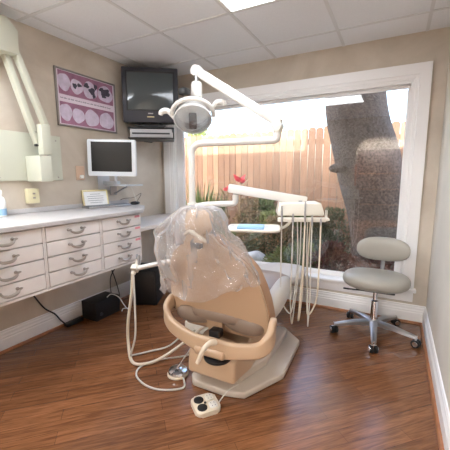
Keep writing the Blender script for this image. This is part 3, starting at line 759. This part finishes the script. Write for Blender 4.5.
t = thing('delivery_unit', 'white dental instrument unit on a horizontal arm beside the window', 'delivery unit', (PX, PY, 1.07))
E2 = Vector((1.565, -1.18, 1.118))
b = B(); lathe(b, [(.034, 0), (.036, .004), (.036, .05), (.034, .054)], (PX, PY, 1.055)); tube(b, fillet([(PX+.02, PY, 1.082), (PX+.11, PY, 1.10), (E2.x, E2.y, 1.115), (E2.x, E2.y, 1.175)], .05, 6), .021, 14); obj('lower_arm', b, M['dental'], t)
b = B(); lathe(b, [(.016, 0), (.016, .04)], (E2.x, E2.y, 1.155)); obj('arm_joint', b, M['alu'], t)
b = B(); beam(b, (1.525, -1.21, 1.222), (2.02, -1.02, 1.135), .045, .058, .008); obj('spring_arm', b, M['dental'], t)
hd = frame((2.0, -1.10, 1.045), (.92, .39, 0))
b = B(); lathe(b, [(.014, 0), (.014, .08)], (1.985, -1.05, 1.06)); obj('head_pivot', b, M['alu'], t)
b = B(); prism(b, [(-.148, 0), (.148, 0), (.150, .02), (.128, .085), (-.135, .085), (-.150, .02)], -.16, .03, hd @ Matrix.Rotation(PI/2, 4, 'X'), bev=.010, seg=3); obj('instrument_head', b, M['cream'], t)
hb = B(); tube(hb, fillet([hd @ V(-.15, -.05, -.022), hd @ V(.175, -.05, -.022), hd @ V(.18, .06, -.022), hd @ V(.182, .06, .03)], .02), .009, 8); box(hb, -.15, .155, -.065, -.03, -.035, -.008, .005, mtx=hd); obj('holder_rail', hb, M['cream'], t)
# tray and its arm
tm = frame((1.752, -1.30, .962), (.90, .30, 0))
b = B(); tube(b, smooth_pts([hd @ V(-.05, .0, -.025), (1.92, -1.16, .975), (1.86, -1.24, .955), (1.80, -1.28, .950)], 6), .010, 8); obj('tray_arm', b, M['cream'], t)
tr = B(); prism(tr, rrect(.315, .22, .03), 0, .008, tm, .003)
# rim
tray_ = obj('tray', tr, M['silver'], t); tr = B()
rp = [tm @ V(x, y, .010) for x, y in rrect(.325, .225, .03)]; tube(tr, rp+[rp[0]], .009, 8, cap=False); obj('tray_rim', tr, M['cream'], tray_)
# handpieces and their hoses
HB = [(-.125, .07), (-.055, .02), (.02, .10), (.065, .01), (.12, -.01)]
cols = ['hose', 'hose', 'hose2', 'hose', 'hose2']; 
loops = [(.42, .03), (.34, -.01), (.36, -.02), (.33, .01), (.40, -.03)]
for i, ((dx, up), cn) in enumerate(zip(HB, cols)):
    top = hd @ V(dx, -.072, up); low = hd @ V(dx, -.074, -.055)
    b = B(); tube(b, [top, top.lerp(low, .5), low], [.0045, .007, .0055], 10); hp_ = obj('handpiece', b, M['alu'], t)
    zb, sw = loops[i]; base = hd @ V(dx, -.04, 0)
    e = hd @ V(dx*.35+.03, .02, -.03)
    p = [low, V(low.x, low.y, .75), V(low.x+sw*.3, low.y, .50), V(low.x*.6+e.x*.4+sw, low.y*.7+e.y*.3, zb-.03), V(low.x*.4+e.x*.6+sw, low.y*.4+e.y*.6, zb+.06), V(e.x+sw*.3, e.y, .72), V(e.x, e.y, 1.01)]
    b = B(); tube(b, smooth_pts(p, 8), .0052 if i in (2, 4) else .0042, 8); obj('hose', b, M[cn], hp_)
b = B(); box(b, -.10, .07, -.07, .05, .0095, .030, .008, 3, mtx=tm)
tag(obj('instrument_packet', b, M['blue'], None, loc=(1.73, -1.3, .972)), 'light blue wrapped instrument packet on the round-cornered tray', 'packet')

t = thing('assistant_arm', 'white side arm holding suction hoses near the drawers', 'suction arm', (PX, PY, .64))
b = B(); lathe(b, [(.034, 0), (.036, .004), (.036, .05), (.034, .054)], (PX, PY, .66)); tube(b, [(PX, PY, .686), (1.16, -1.44, .712), (1.015, -1.585, .682)], .017, 12); obj('arm_tube', b, M['dental'], t)
b = B(); beam(b, (.995, -1.575, .66), (1.0, -1.60, .70), .045, .04); tube(b, [(.985, -1.60, .64), (.995, -1.55, .72)], .017, 10); obj('holder', b, M['cream'], t)
b = B(); tube(b, [(1.0, -1.57, .66), (.99, -1.54, .755)], [.010, .012], 10); tube(b, [(1.0, -1.57, .745), (.965, -1.53, .76)], .006, 8)
s1 = obj('suction_tip', b, M['alu'], t)
b = B(); tube(b, smooth_pts([(.985, -1.60, .65), (.975, -1.61, .50), (.94, -1.62, .30), (.93, -1.62, .14), (1.0, -1.66, .025), (1.10, -1.62, .02), (1.17, -1.52, .04), (1.27, -1.40, .12), (1.38, -1.30, .22), (1.5, -1.2, .25)], 8), .0105, 10); obj('hose', b, M['hose2'], s1)
b = B(); lathe(b, [(.009, 0), (.011, .01), (.011, .05), (.006, .07)], (1.015, -1.565, .70)); s2 = obj('air_syringe', b, M['alu'], t)
b = B(); tube(b, smooth_pts([(.99, -1.60, .65), (1.01, -1.62, .45), (1.02, -1.64, .22), (.99, -1.66, .08), (.93, -1.58, .015), (1.0, -1.48, .012), (1.10, -1.38, .03), (1.2, -1.3, .12), (1.32, -1.22, .16)], 8), .0065, 10); obj('hose', b, M['hose'], s2)

# ------------------------------------------------------------------ foot controls
t = thing('foot_disc', 'round chrome foot control on the floor left of the dental chair', 'foot control', (1.345, -1.60, 0))
b = B(); lathe(b, [(.060, 0), (.070, .004), (.070, .012), (.062, .018)], (1.345, -1.60, 0), 36); obj('rim', b, M['hose2'], t)
b = B(); lathe(b, [(.060, .018), (.064, .024), (.060, .036), (.03, .044), (.012, .046), (.010, .052)], (1.345, -1.60, 0), 36); obj('disc', b, M['chrome'], t)
b = B(); tube(b, [(1.345, -1.60, .05), (1.36, -1.585, .075)], .010, 10); tube(b, [(1.35, -1.595, .06), (1.41, -1.54, .17)], .007, 10); obj('handle_rod', b, M['chrome'], t)
b = B(); tube(b, smooth_pts([(1.40, -1.62, .012), (1.46, -1.69, .008), (1.43, -1.74, .007), (1.33, -1.79, .007), (1.22, -1.79, .007), (1.11, -1.74, .007), (1.07, -1.65, .007), (1.12, -1.54, .007), (1.25, -1.42, .008), (1.42, -1.32, .05)], 8), .006, 8); obj('hose', b, M['hose'], t)

t = thing('foot_pedal', 'small beige four-button foot switch on the floor before the dental chair', 'foot switch', (1.665, -1.775, 0))
pm = frame((1.667, -1.778, 0), (.77, -.62, 0))
b = B(); prism(b, rrect(.150, .145, .03), 0, .028, pm, .008, 3); obj('housing', b, M['hose2'], t)
for dx in (-.033, .033):
    b = B(); lathe(b, [(.028, 0), (.028, .006), (.024, .009)], mtx=pm @ Matrix.Translation((dx, -.030, .027))); obj('round_button', b, M['rubber'], t)
    b = B(); prism(b, rrect(.050, .045, .010), 0, .007, pm @ Matrix.Translation((dx, .034, .027)), .002)
    bt = obj('square_button', b, M['dental'] if dx > 0 else M['cream'], t)
    for u in (-.011, .011):
        for v in (-.009, .009): bx('button_symbol', M['ink'], bt, dx+u-.004, dx+u+.004, .034+v-.0015, .034+v+.0015, .0342, .0348, mtx=pm)
b = B(); lathe(b, [(.008, 0), (.008, .004)], mtx=pm @ Matrix.Translation((0, -.002, .027)), seg=12); obj('indicator', b, M['black'], t)
b = B(); tube(b, smooth_pts([pm @ V(.02, .07, .012), (1.72, -1.69, .010), (1.75, -1.64, .05), (1.78, -1.58, .055)], 6), .0035, 8); obj('cord', b, M['hose'], t)

# ------------------------------------------------------------------ operator's stool
SX, SY = 2.455, -.40
t = thing('wheeled_stool', 'grey vinyl stool with backrest on five castors by the window', 'stool', (SX, SY, 0))
b = B(); blob(b, Matrix.Translation((SX-.005, SY-.0, .470)) @ Matrix.Rotation(math.radians(0), 4, 'Z') @ Matrix.Diagonal((.25, .20, .078, 1)), sup=2.5)
for v in b.verts:
    d = math.hypot((v.co.x-SX+.005)/.25, (v.co.y-SY)/.205)
    if v.co.z > .470: v.co.z -= .018*(1-d*d)
obj('seat', b, M['stool'], t)
b = B(); box(b, SX-.14, SX+.14, SY-.11, SY+.11, .392, .408, .006); obj('seat_plate', b, M['black'], t)
BY = SY+.16
b = B(); blob(b, Matrix.Translation((SX+.03, BY, .695)) @ Matrix.Diagonal((.200, .036, .100, 1)), sup=2.6)
for v in b.verts: v.co.y -= .5*(v.co.x-SX-.03)**2*2.2
obj('backrest', b, M['stool'], t)
b = B(); tube(b, fillet([(SX+.01, SY+.04, .400), (SX+.03, BY+.04, .403), (SX+.035, BY+.06, .55), (SX+.04, BY+.035, .76)], .05), .016, 10, flat=.5); obj('back_post', b, M['alu'], t)
b = B(); lathe(b, [(.032, .10), (.034, .105), (.028, .16), (.027, .29), (.022, .295), (.017, .30), (.017, .395)], (SX, SY, 0)); obj('gas_column', b, M['chrome'], t)
b = B(); tube(b, fillet([(SX-.02, SY-.02, .388), (SX-.12, SY-.07, .385), (SX-.20, SY-.07, .382)], .03), .007, 8); box(b, SX-.24, SX-.19, SY-.08, SY-.06, .376, .388, .004); obj('height_lever', b, M['black'], t)
b = B(); lathe(b, [(.045, .085), (.05, .09), (.05, .125), (.04, .135)], (SX, SY, 0)); obj('base_hub', b, M['alu'], t)
for k in range(5):
    a = math.radians(-86+72*k); d = Vector((math.cos(a), math.sin(a), 0)); c0 = Vector((SX, SY, 0))
    b = B(); e = c0+d*.315
    hw0, hw1 = .030, .017; s = Vector((-d.y, d.x, 0)); secs = []
    for f, zt, hw, hh in ((.10, .128, .030, .040), (.5, .118, .024, .034), (.92, .092, .018, .024), (1.0, .088, .014, .020)):
        p = c0+d*.315*f; secs.append([b.verts.new(p+s*x+Vector((0, 0, z))) for x, z in ((-hw, zt-hh), (hw, zt-hh), (hw, zt-.008), (hw*.6, zt), (-hw*.6, zt), (-hw, zt-.008))])
    for u_, v_ in zip(secs, secs[1:]):
        for q_ in range(6): b.faces.new((u_[q_], u_[(q_+1) % 6], v_[(q_+1) % 6], v_[q_]))
    b.faces.new(secs[0][::-1]); b.faces.new(secs[-1]); leg = obj('leg', b, M['alu'], t)
    w = math.radians(20+50*k); wd = Vector((math.cos(w), math.sin(w), 0))
    b = B()
    for sgn in (-1, 1):
        mt = Matrix.Translation(e+Vector((0, 0, .031))) @ wd.to_track_quat('Z', 'Y').to_matrix().to_4x4()
        lathe(b, [(.012, sgn*.006), (.031, sgn*.008), (.031, sgn*.025), (.022, sgn*.029)], mtx=mt, seg=20)
    obj('castor_wheel', b, M['rubber'], leg)
    b = B(); box(b, -.022, .022, -.006, .006, .0, .034, .003, mtx=frame(e+Vector((0, 0, .030)), wd)); lathe(b, [(.006, .03), (.006, .09)], tuple(e)); 
    mt = Matrix.Translation(e+Vector((0, 0, .031))) @ wd.to_track_quat('Z', 'Y').to_matrix().to_4x4()
    for sgn in (-1, 1): lathe(b, [(.020, sgn*.0295), (.019, sgn*.032), (.004, sgn*.033)], mtx=mt, seg=16)
    obj('castor_hood', b, M['chrome'], leg)

# ------------------------------------------------------------------ hall behind the camera (mirrored in the glass)
b = B(); box(b, 1.0, 1.45, YH+.001, YH+.03, 1.0, 1.65, .004); tag(obj('hall_picture', b, M['orange'], None, loc=(1.2, YH, 1.0)), 'orange picture on the hall wall, seen only as a reflection in the window', 'picture')
t = thing('hall_cabinet', 'tall dark wooden cabinet in the hall, seen only as a reflection in the window', 'cabinet', (2.1, YH+.2, 0))
bx('carcass', M['darkwood'], t, 1.5, 2.75, YH+.002, YH+.4, .002, 2.05, bev=.006)
for k in range(3): bx('shelf_front', M['shoe'], t, 1.55, 2.7, YH+.4, YH+.405, .45+k*.45, .48+k*.45)

# ------------------------------------------------------------------ garden
b = B(); NG = 40
def gz(x, y): return .03+.05*noise.noise(Vector((x*.7, y*.7, 0)))+.02*noise.noise(Vector((x*3, y*3, 3)))
grid(b, NG, 24, lambda i, j: V(-5+12*i/(NG-1), .2+6*j/23, gz(-5+12*i/(NG-1), .2+6*j/23)))
struct('garden_ground', b, M['soil'], smooth=True)
b = B(); random.seed(5)
x = -5.0
while x < 7:
    w = .126; zt = 2.13+random.uniform(-.012, .012); y = 2.6+random.uniform(-.002, .002)
    prism(b, [(x+.004, -.03), (x+w-.002, -.03), (x+w-.002, zt-.03), (x+w-.027, zt), (x+.029, zt), (x+.004, zt-.03)], 0, .02, Matrix(((1, 0, 0, 0), (0, 0, -1, y), (0, 1, 0, 0), (0, 0, 0, 1)))); x += .128
fe = thing('wooden_fence', 'tall cedar board fence across the back of the garden', 'fence', (0, 2.6, 0))
obj('fence_boards', b, M['fence'], fe, False)
b = B()
for z in (.35, 1.1, 1.85): box(b, -5, 7, 2.602, 2.64, z, z+.09)
obj('fence_rail', b, M['fence'], fe, False)

t = thing('tree', 'thick leaning grey-barked tree trunk close outside the window', 'tree', (2.33, 1.45, 0))
b = B(); spine = [(2.50, 1.55, -.05, .50), (2.48, 1.5, .25, .42), (2.42, 1.45, .6, .38), (2.30, 1.4, 1.1, .385), (2.15, 1.4, 1.65, .395), (2.03, 1.4, 2.1, .375), (2.0, 1.4, 2.6, .34), (1.97, 1.45, 3.3, .30), (1.95, 1.5, 4.2, .25)]
sp = smooth_pts([Vector(s[:3]) for s in spine], 9); rr = smooth_pts([Vector((s[3], 0, 0)) for s in spine], 9); NS = 40; rings = []
for k, (p, r_) in enumerate(zip(sp, rr)):
    R_ = []
    for i in range(NS):
        a = 2*PI*i/NS; n = noise.noise(Vector((math.cos(a)*1.3, math.sin(a)*1.3, p.z*.9)))*.10+noise.noise(Vector((math.cos(a)*7, math.sin(a)*7, p.z*2)))*.045
        flare = .25*max(0, .35-p.z)*math.sin(5*a+1)
        rad = r_.x*(1+n+flare); R_.append(b.verts.new(p+V(math.cos(a)*rad, math.sin(a)*rad*.9, 0)))
    rings.append(R_)
for a_, c_ in zip(rings, rings[1:]):
    for i in range(NS): b.faces.new((a_[i], a_[(i+1) % NS], c_[(i+1) % NS], c_[i]))
b.faces.new(rings[-1]); obj('trunk', b, M['bark'], t)
b = B(); blob(b, Matrix.Translation((1.88, 1.13, 1.40)) @ Matrix.Diagonal((.11, .05, .06, 1)), sup=2); obj('knot', b, M['bark'], t)

def leaf(bm, p, d, L, w, up=None):
    d = d.normalized(); s = d.cross(up or Vector((random.uniform(-1, 1), random.uniform(-1, 1), random.uniform(-1, 1)))).normalized()
    a = bm.verts.new(p); c = bm.verts.new(p+d*L); m1 = bm.verts.new(p+d*L*.5+s*w); m2 = bm.verts.new(p+d*L*.5-s*w)
    bm.faces.new((a, m1, c)); bm.faces.new((a, c, m2))
def shrub(name, label, c, rx, ry, h, m, n=1400, L=.045, w=.012, cat='shrub', group=None):
    t = thing(name, label, cat, (c[0], c[1], c[2]), group)
    b = B(); C0 = Vector(c)
    for k in range(n):
        a = random.uniform(0, 2*PI); u = random.random()**.5; v = random.random()
        env = math.sin(min(1, v*1.15+.12)*PI*.93)**.55; lump = 1+.25*noise.noise(Vector((math.cos(a)*2+c[0], math.sin(a)*2, v*3)))
        p = C0+Vector((math.cos(a)*rx*u*env*lump, math.sin(a)*ry*u*env*lump, .03+h*v*(.8+.3*lump*.5)))
        d = (p-C0-Vector((0, 0, h*.3)))+Vector((random.gauss(0, .25), random.gauss(0, .25), random.gauss(.1, .25)))*max(rx, h)
        leaf(b, p, d, L*random.uniform(.6, 1.3), w*random.uniform(.7, 1.3))
    obj('foliage', b, m, t, False)
    b = B()
    for k in range(7):
        a = 2*PI*k/7+.3; tube(b, [C0+V(.01*math.cos(a), .01*math.sin(a), -.04), C0+V(rx*.3*math.cos(a), ry*.3*math.sin(a), h*.4), C0+V(rx*.55*math.cos(a), ry*.55*math.sin(a), h*.75)], [.009, .006, .003], 6)
    obj('stem', b, M['bark'], t)
def spiky(label, c, h, n, m, group=None):
    t = thing('strappy_plant', label, 'plant', c, group); b = B(); C0 = Vector(c)
    for k in range(n):
        a = random.uniform(0, 2*PI); tilt = random.uniform(.01, .20); L = h*random.uniform(.65, 1.05); d = Vector((math.cos(a)*tilt, math.sin(a)*tilt, 1)).normalized()
        s = Vector((-math.sin(a), math.cos(a), 0)); prev = None; p0 = C0+Vector((math.cos(a), math.sin(a), 0))*random.uniform(0, .12)
        for q in range(6):
            f = q/5; w = .021*(1-f)**.6+.001; p = p0+d*L*f+Vector((math.cos(a), math.sin(a), -.5))*L*.13*f*f
            cur = (b.verts.new(p-s*w), b.verts.new(p+s*w))
            if prev: b.faces.new((prev[0], prev[1], cur[1], cur[0]))
            prev = cur
    obj('leaves', b, m, t, False)
random.seed(21)
spiky('tall strappy green plant at the left side of the window garden', (-.62, 1.85, .0), 1.28, 150, M['leafg'])
spiky('shorter strappy plant right of the tall one, before the fence', (-.28, 1.75, .0), 1.12, 100, M['leafg'])
def bromeliad(label, c, h, tall):
    t = thing('red_bromeliad', label, 'flowering plant', c, 'red flowering plants by the fence'); C0 = Vector(c)
    b = B(); tube(b, [C0+V(0, 0, -.03), C0+V(.01, 0, h)], .012, 8); obj('stem', b, M['leafo'], t)
    b = B()
    for k in range(22):
        a = random.uniform(0, 2*PI); q = h*random.uniform(.25, .95)
        leaf(b, C0+V(0, 0, q), V(math.cos(a), math.sin(a), .6), .34*random.uniform(.6, 1.1), .022, V(0, 0, 1))
    obj('leaves', b, M['leafo'], t, False)
    b = B()
    for k in range(16):
        a = random.uniform(0, 2*PI); leaf(b, C0+V(0, 0, h-.03), V(math.cos(a)*.8, math.sin(a)*.8, random.uniform(.4, 1.5)), tall*random.uniform(.8, 1.3), .036)
    obj('flower', b, M['red'], t, False)
bromeliad('taller red-flowered plant with arching leaves against the fence', (.17, 1.85, .02), 1.20, .15)
bromeliad('shorter red-flowered plant left of the taller one', (-.05, 1.8, .02), 1.06, .09)
G = 'low shrubs along the garden bed'
for lab, c, rx, ry, h, m, n, L, w in (
    ('leafy green shrub in the bed behind the dental light post', (-.50, 1.35, .02), .35, .3, .50, 'leafg', 1500, .06, .016),
    ('dry brown-leaved shrub under the red-flowered plants', (.30, 1.95, .02), .36, .26, .90, 'leafo', 1600, .05, .012),
    ('lime-tipped shrub behind the instrument tray', (.70, 2.0, .02), .42, .3, .66, 'leafl', 1900, .06, .015),
    ('dark low shrub behind the pale stone', (.78, 1.62, .02), .40, .25, .42, 'leafd', 1700, .05, .014),
    ('small green tuft left of the pale stone', (.22, 1.3, .02), .24, .2, .36, 'leafg', 900, .06, .014),
    ('green shrub behind the hanging hoses', (1.25, 1.9, .02), .36, .3, .66, 'leafg', 1700, .06, .014),
    ('dense dark shrub right of the hoses', (1.58, 1.45, .02), .34, .3, .66, 'leafd', 2200, .05, .014),
    ('bright green ground plant just outside the window sill', (1.28, 1.0, .02), .30, .22, .26, 'leafl', 1000, .06, .014),
    ('maroon-leaved shrub at the foot of the tree', (1.90, .95, .02), .28, .24, .42, 'leafr', 1500, .05, .015),
    ('maroon-leaved shrub in front of the trunk behind the stool', (2.45, .85, .02), .34, .2, .50, 'leafr', 1700, .05, .015),
    ('olive shrub filling the bed below the delivery arm', (.95, 1.7, .02), .42, .3, .62, 'leafo', 2000, .06, .016),
    ('dark green shrub at the foot of the strappy plants', (-.35, 1.55, .02), .45, .3, .62, 'leafd', 2000, .06, .016),
    ('small lime shrub behind the hoses by the sill', (1.50, 1.05, .02), .28, .22, .34, 'leafl', 1200, .05, .014),
    ('broad green shrub along the fence behind the tray', (.45, 2.2, .02), .55, .22, .86, 'leafg', 2200, .07, .018),
    ('tall dark shrub right of the tree trunk', (3.05, 1.55, .02), .45, .3, 1.35, 'leafd', 2400, .06, .016),
    ('dark shrub between the fence and the tree', (1.70, 2.25, .02), .35, .25, .75, 'leafd', 1300, .05, .014)):
    shrub('garden_shrub', lab, c, rx, ry, h, M[m], n, L, w, group=G)
# a spray of yellow-green leaves above the fence, behind the lamp
shrub('yellow_bush', 'yellow-green bush top rising behind the fence by the dental light', (-1.62, 3.3, .0), .55, .4, 2.42, M['leafl'], 2600, .08, .025, cat='bush')
t = bpy.data.objects; b = B(); blob(b, Matrix.Translation((.72, 1.12, .10)) @ Matrix.Diagonal((.22, .13, .075, 1)), sup=2.2)
for v in b.verts: v.co += v.normal*.02+Vector((0, 0, .03*noise.noise(v.co*7)))
tag(obj('garden_stone', b, M['rock'], None, loc=(.72, 1.12, .03)), 'flat pale stone lying in the garden bed', 'stone')

# ------------------------------------------------------------------ sun, sky, camera
w = bpy.data.worlds.new('sky'); sc.world = w; w.use_nodes = True; nt = w.node_tree
sky = nt.nodes.new('ShaderNodeTexSky'); sky.sky_type = 'NISHITA'; sky.sun_disc = False; sky.sun_elevation = math.radians(42); sky.sun_rotation = math.radians(200)
sky.air_density = 1.0; sky.dust_density = 4.0; sky.ozone_density = .6
nt.links.new(sky.outputs['Color'], nt.nodes['Background'].inputs['Color']); nt.nodes['Background'].inputs['Strength'].default_value = .75
sd = bpy.data.lights.new('sun', 'SUN'); sd.energy = 10; sd.angle = math.radians(.6); sd.color = (1, .95, .86)
so = bpy.data.objects.new('sun', sd); col.objects.link(so); so.location = (3, -6, 8)
so.rotation_euler = Vector((-.45, 1, -.66)).to_track_quat('-Z', 'Y').to_euler()

cd = bpy.data.cameras.new('camera'); cam = bpy.data.objects.new('camera', cd); col.objects.link(cam); sc.camera = cam
cd.sensor_width = 36; cd.lens = 321.0988/450*36; cd.clip_start = .02
yaw, pitch, roll = math.radians(27.84878519), math.radians(-8.57594469), math.radians(-.25461796)
f = Vector((-math.sin(yaw)*math.cos(pitch), math.cos(yaw)*math.cos(pitch), math.sin(pitch))); r = Vector((math.cos(yaw), math.sin(yaw), 0)); u = r.cross(f)
r2 = r*math.cos(roll)+u*math.sin(roll); u2 = -r*math.sin(roll)+u*math.cos(roll)
mw = Matrix((r2, u2, -f)).transposed().to_4x4(); mw.translation = (2.54362368, -3.18931066, 1.300675); cam.matrix_world = mw

vs = sc.view_settings; vs.view_transform = 'Standard'; vs.look = 'None'; vs.gamma = 1; vs.use_curve_mapping = False; vs.exposure = .95
sc.cycles.max_bounces = 10; sc.cycles.diffuse_bounces = 5; sc.cycles.transparent_max_bounces = 24; sc.cycles.sample_clamp_indirect = 6
sc.cycles.use_denoising = True
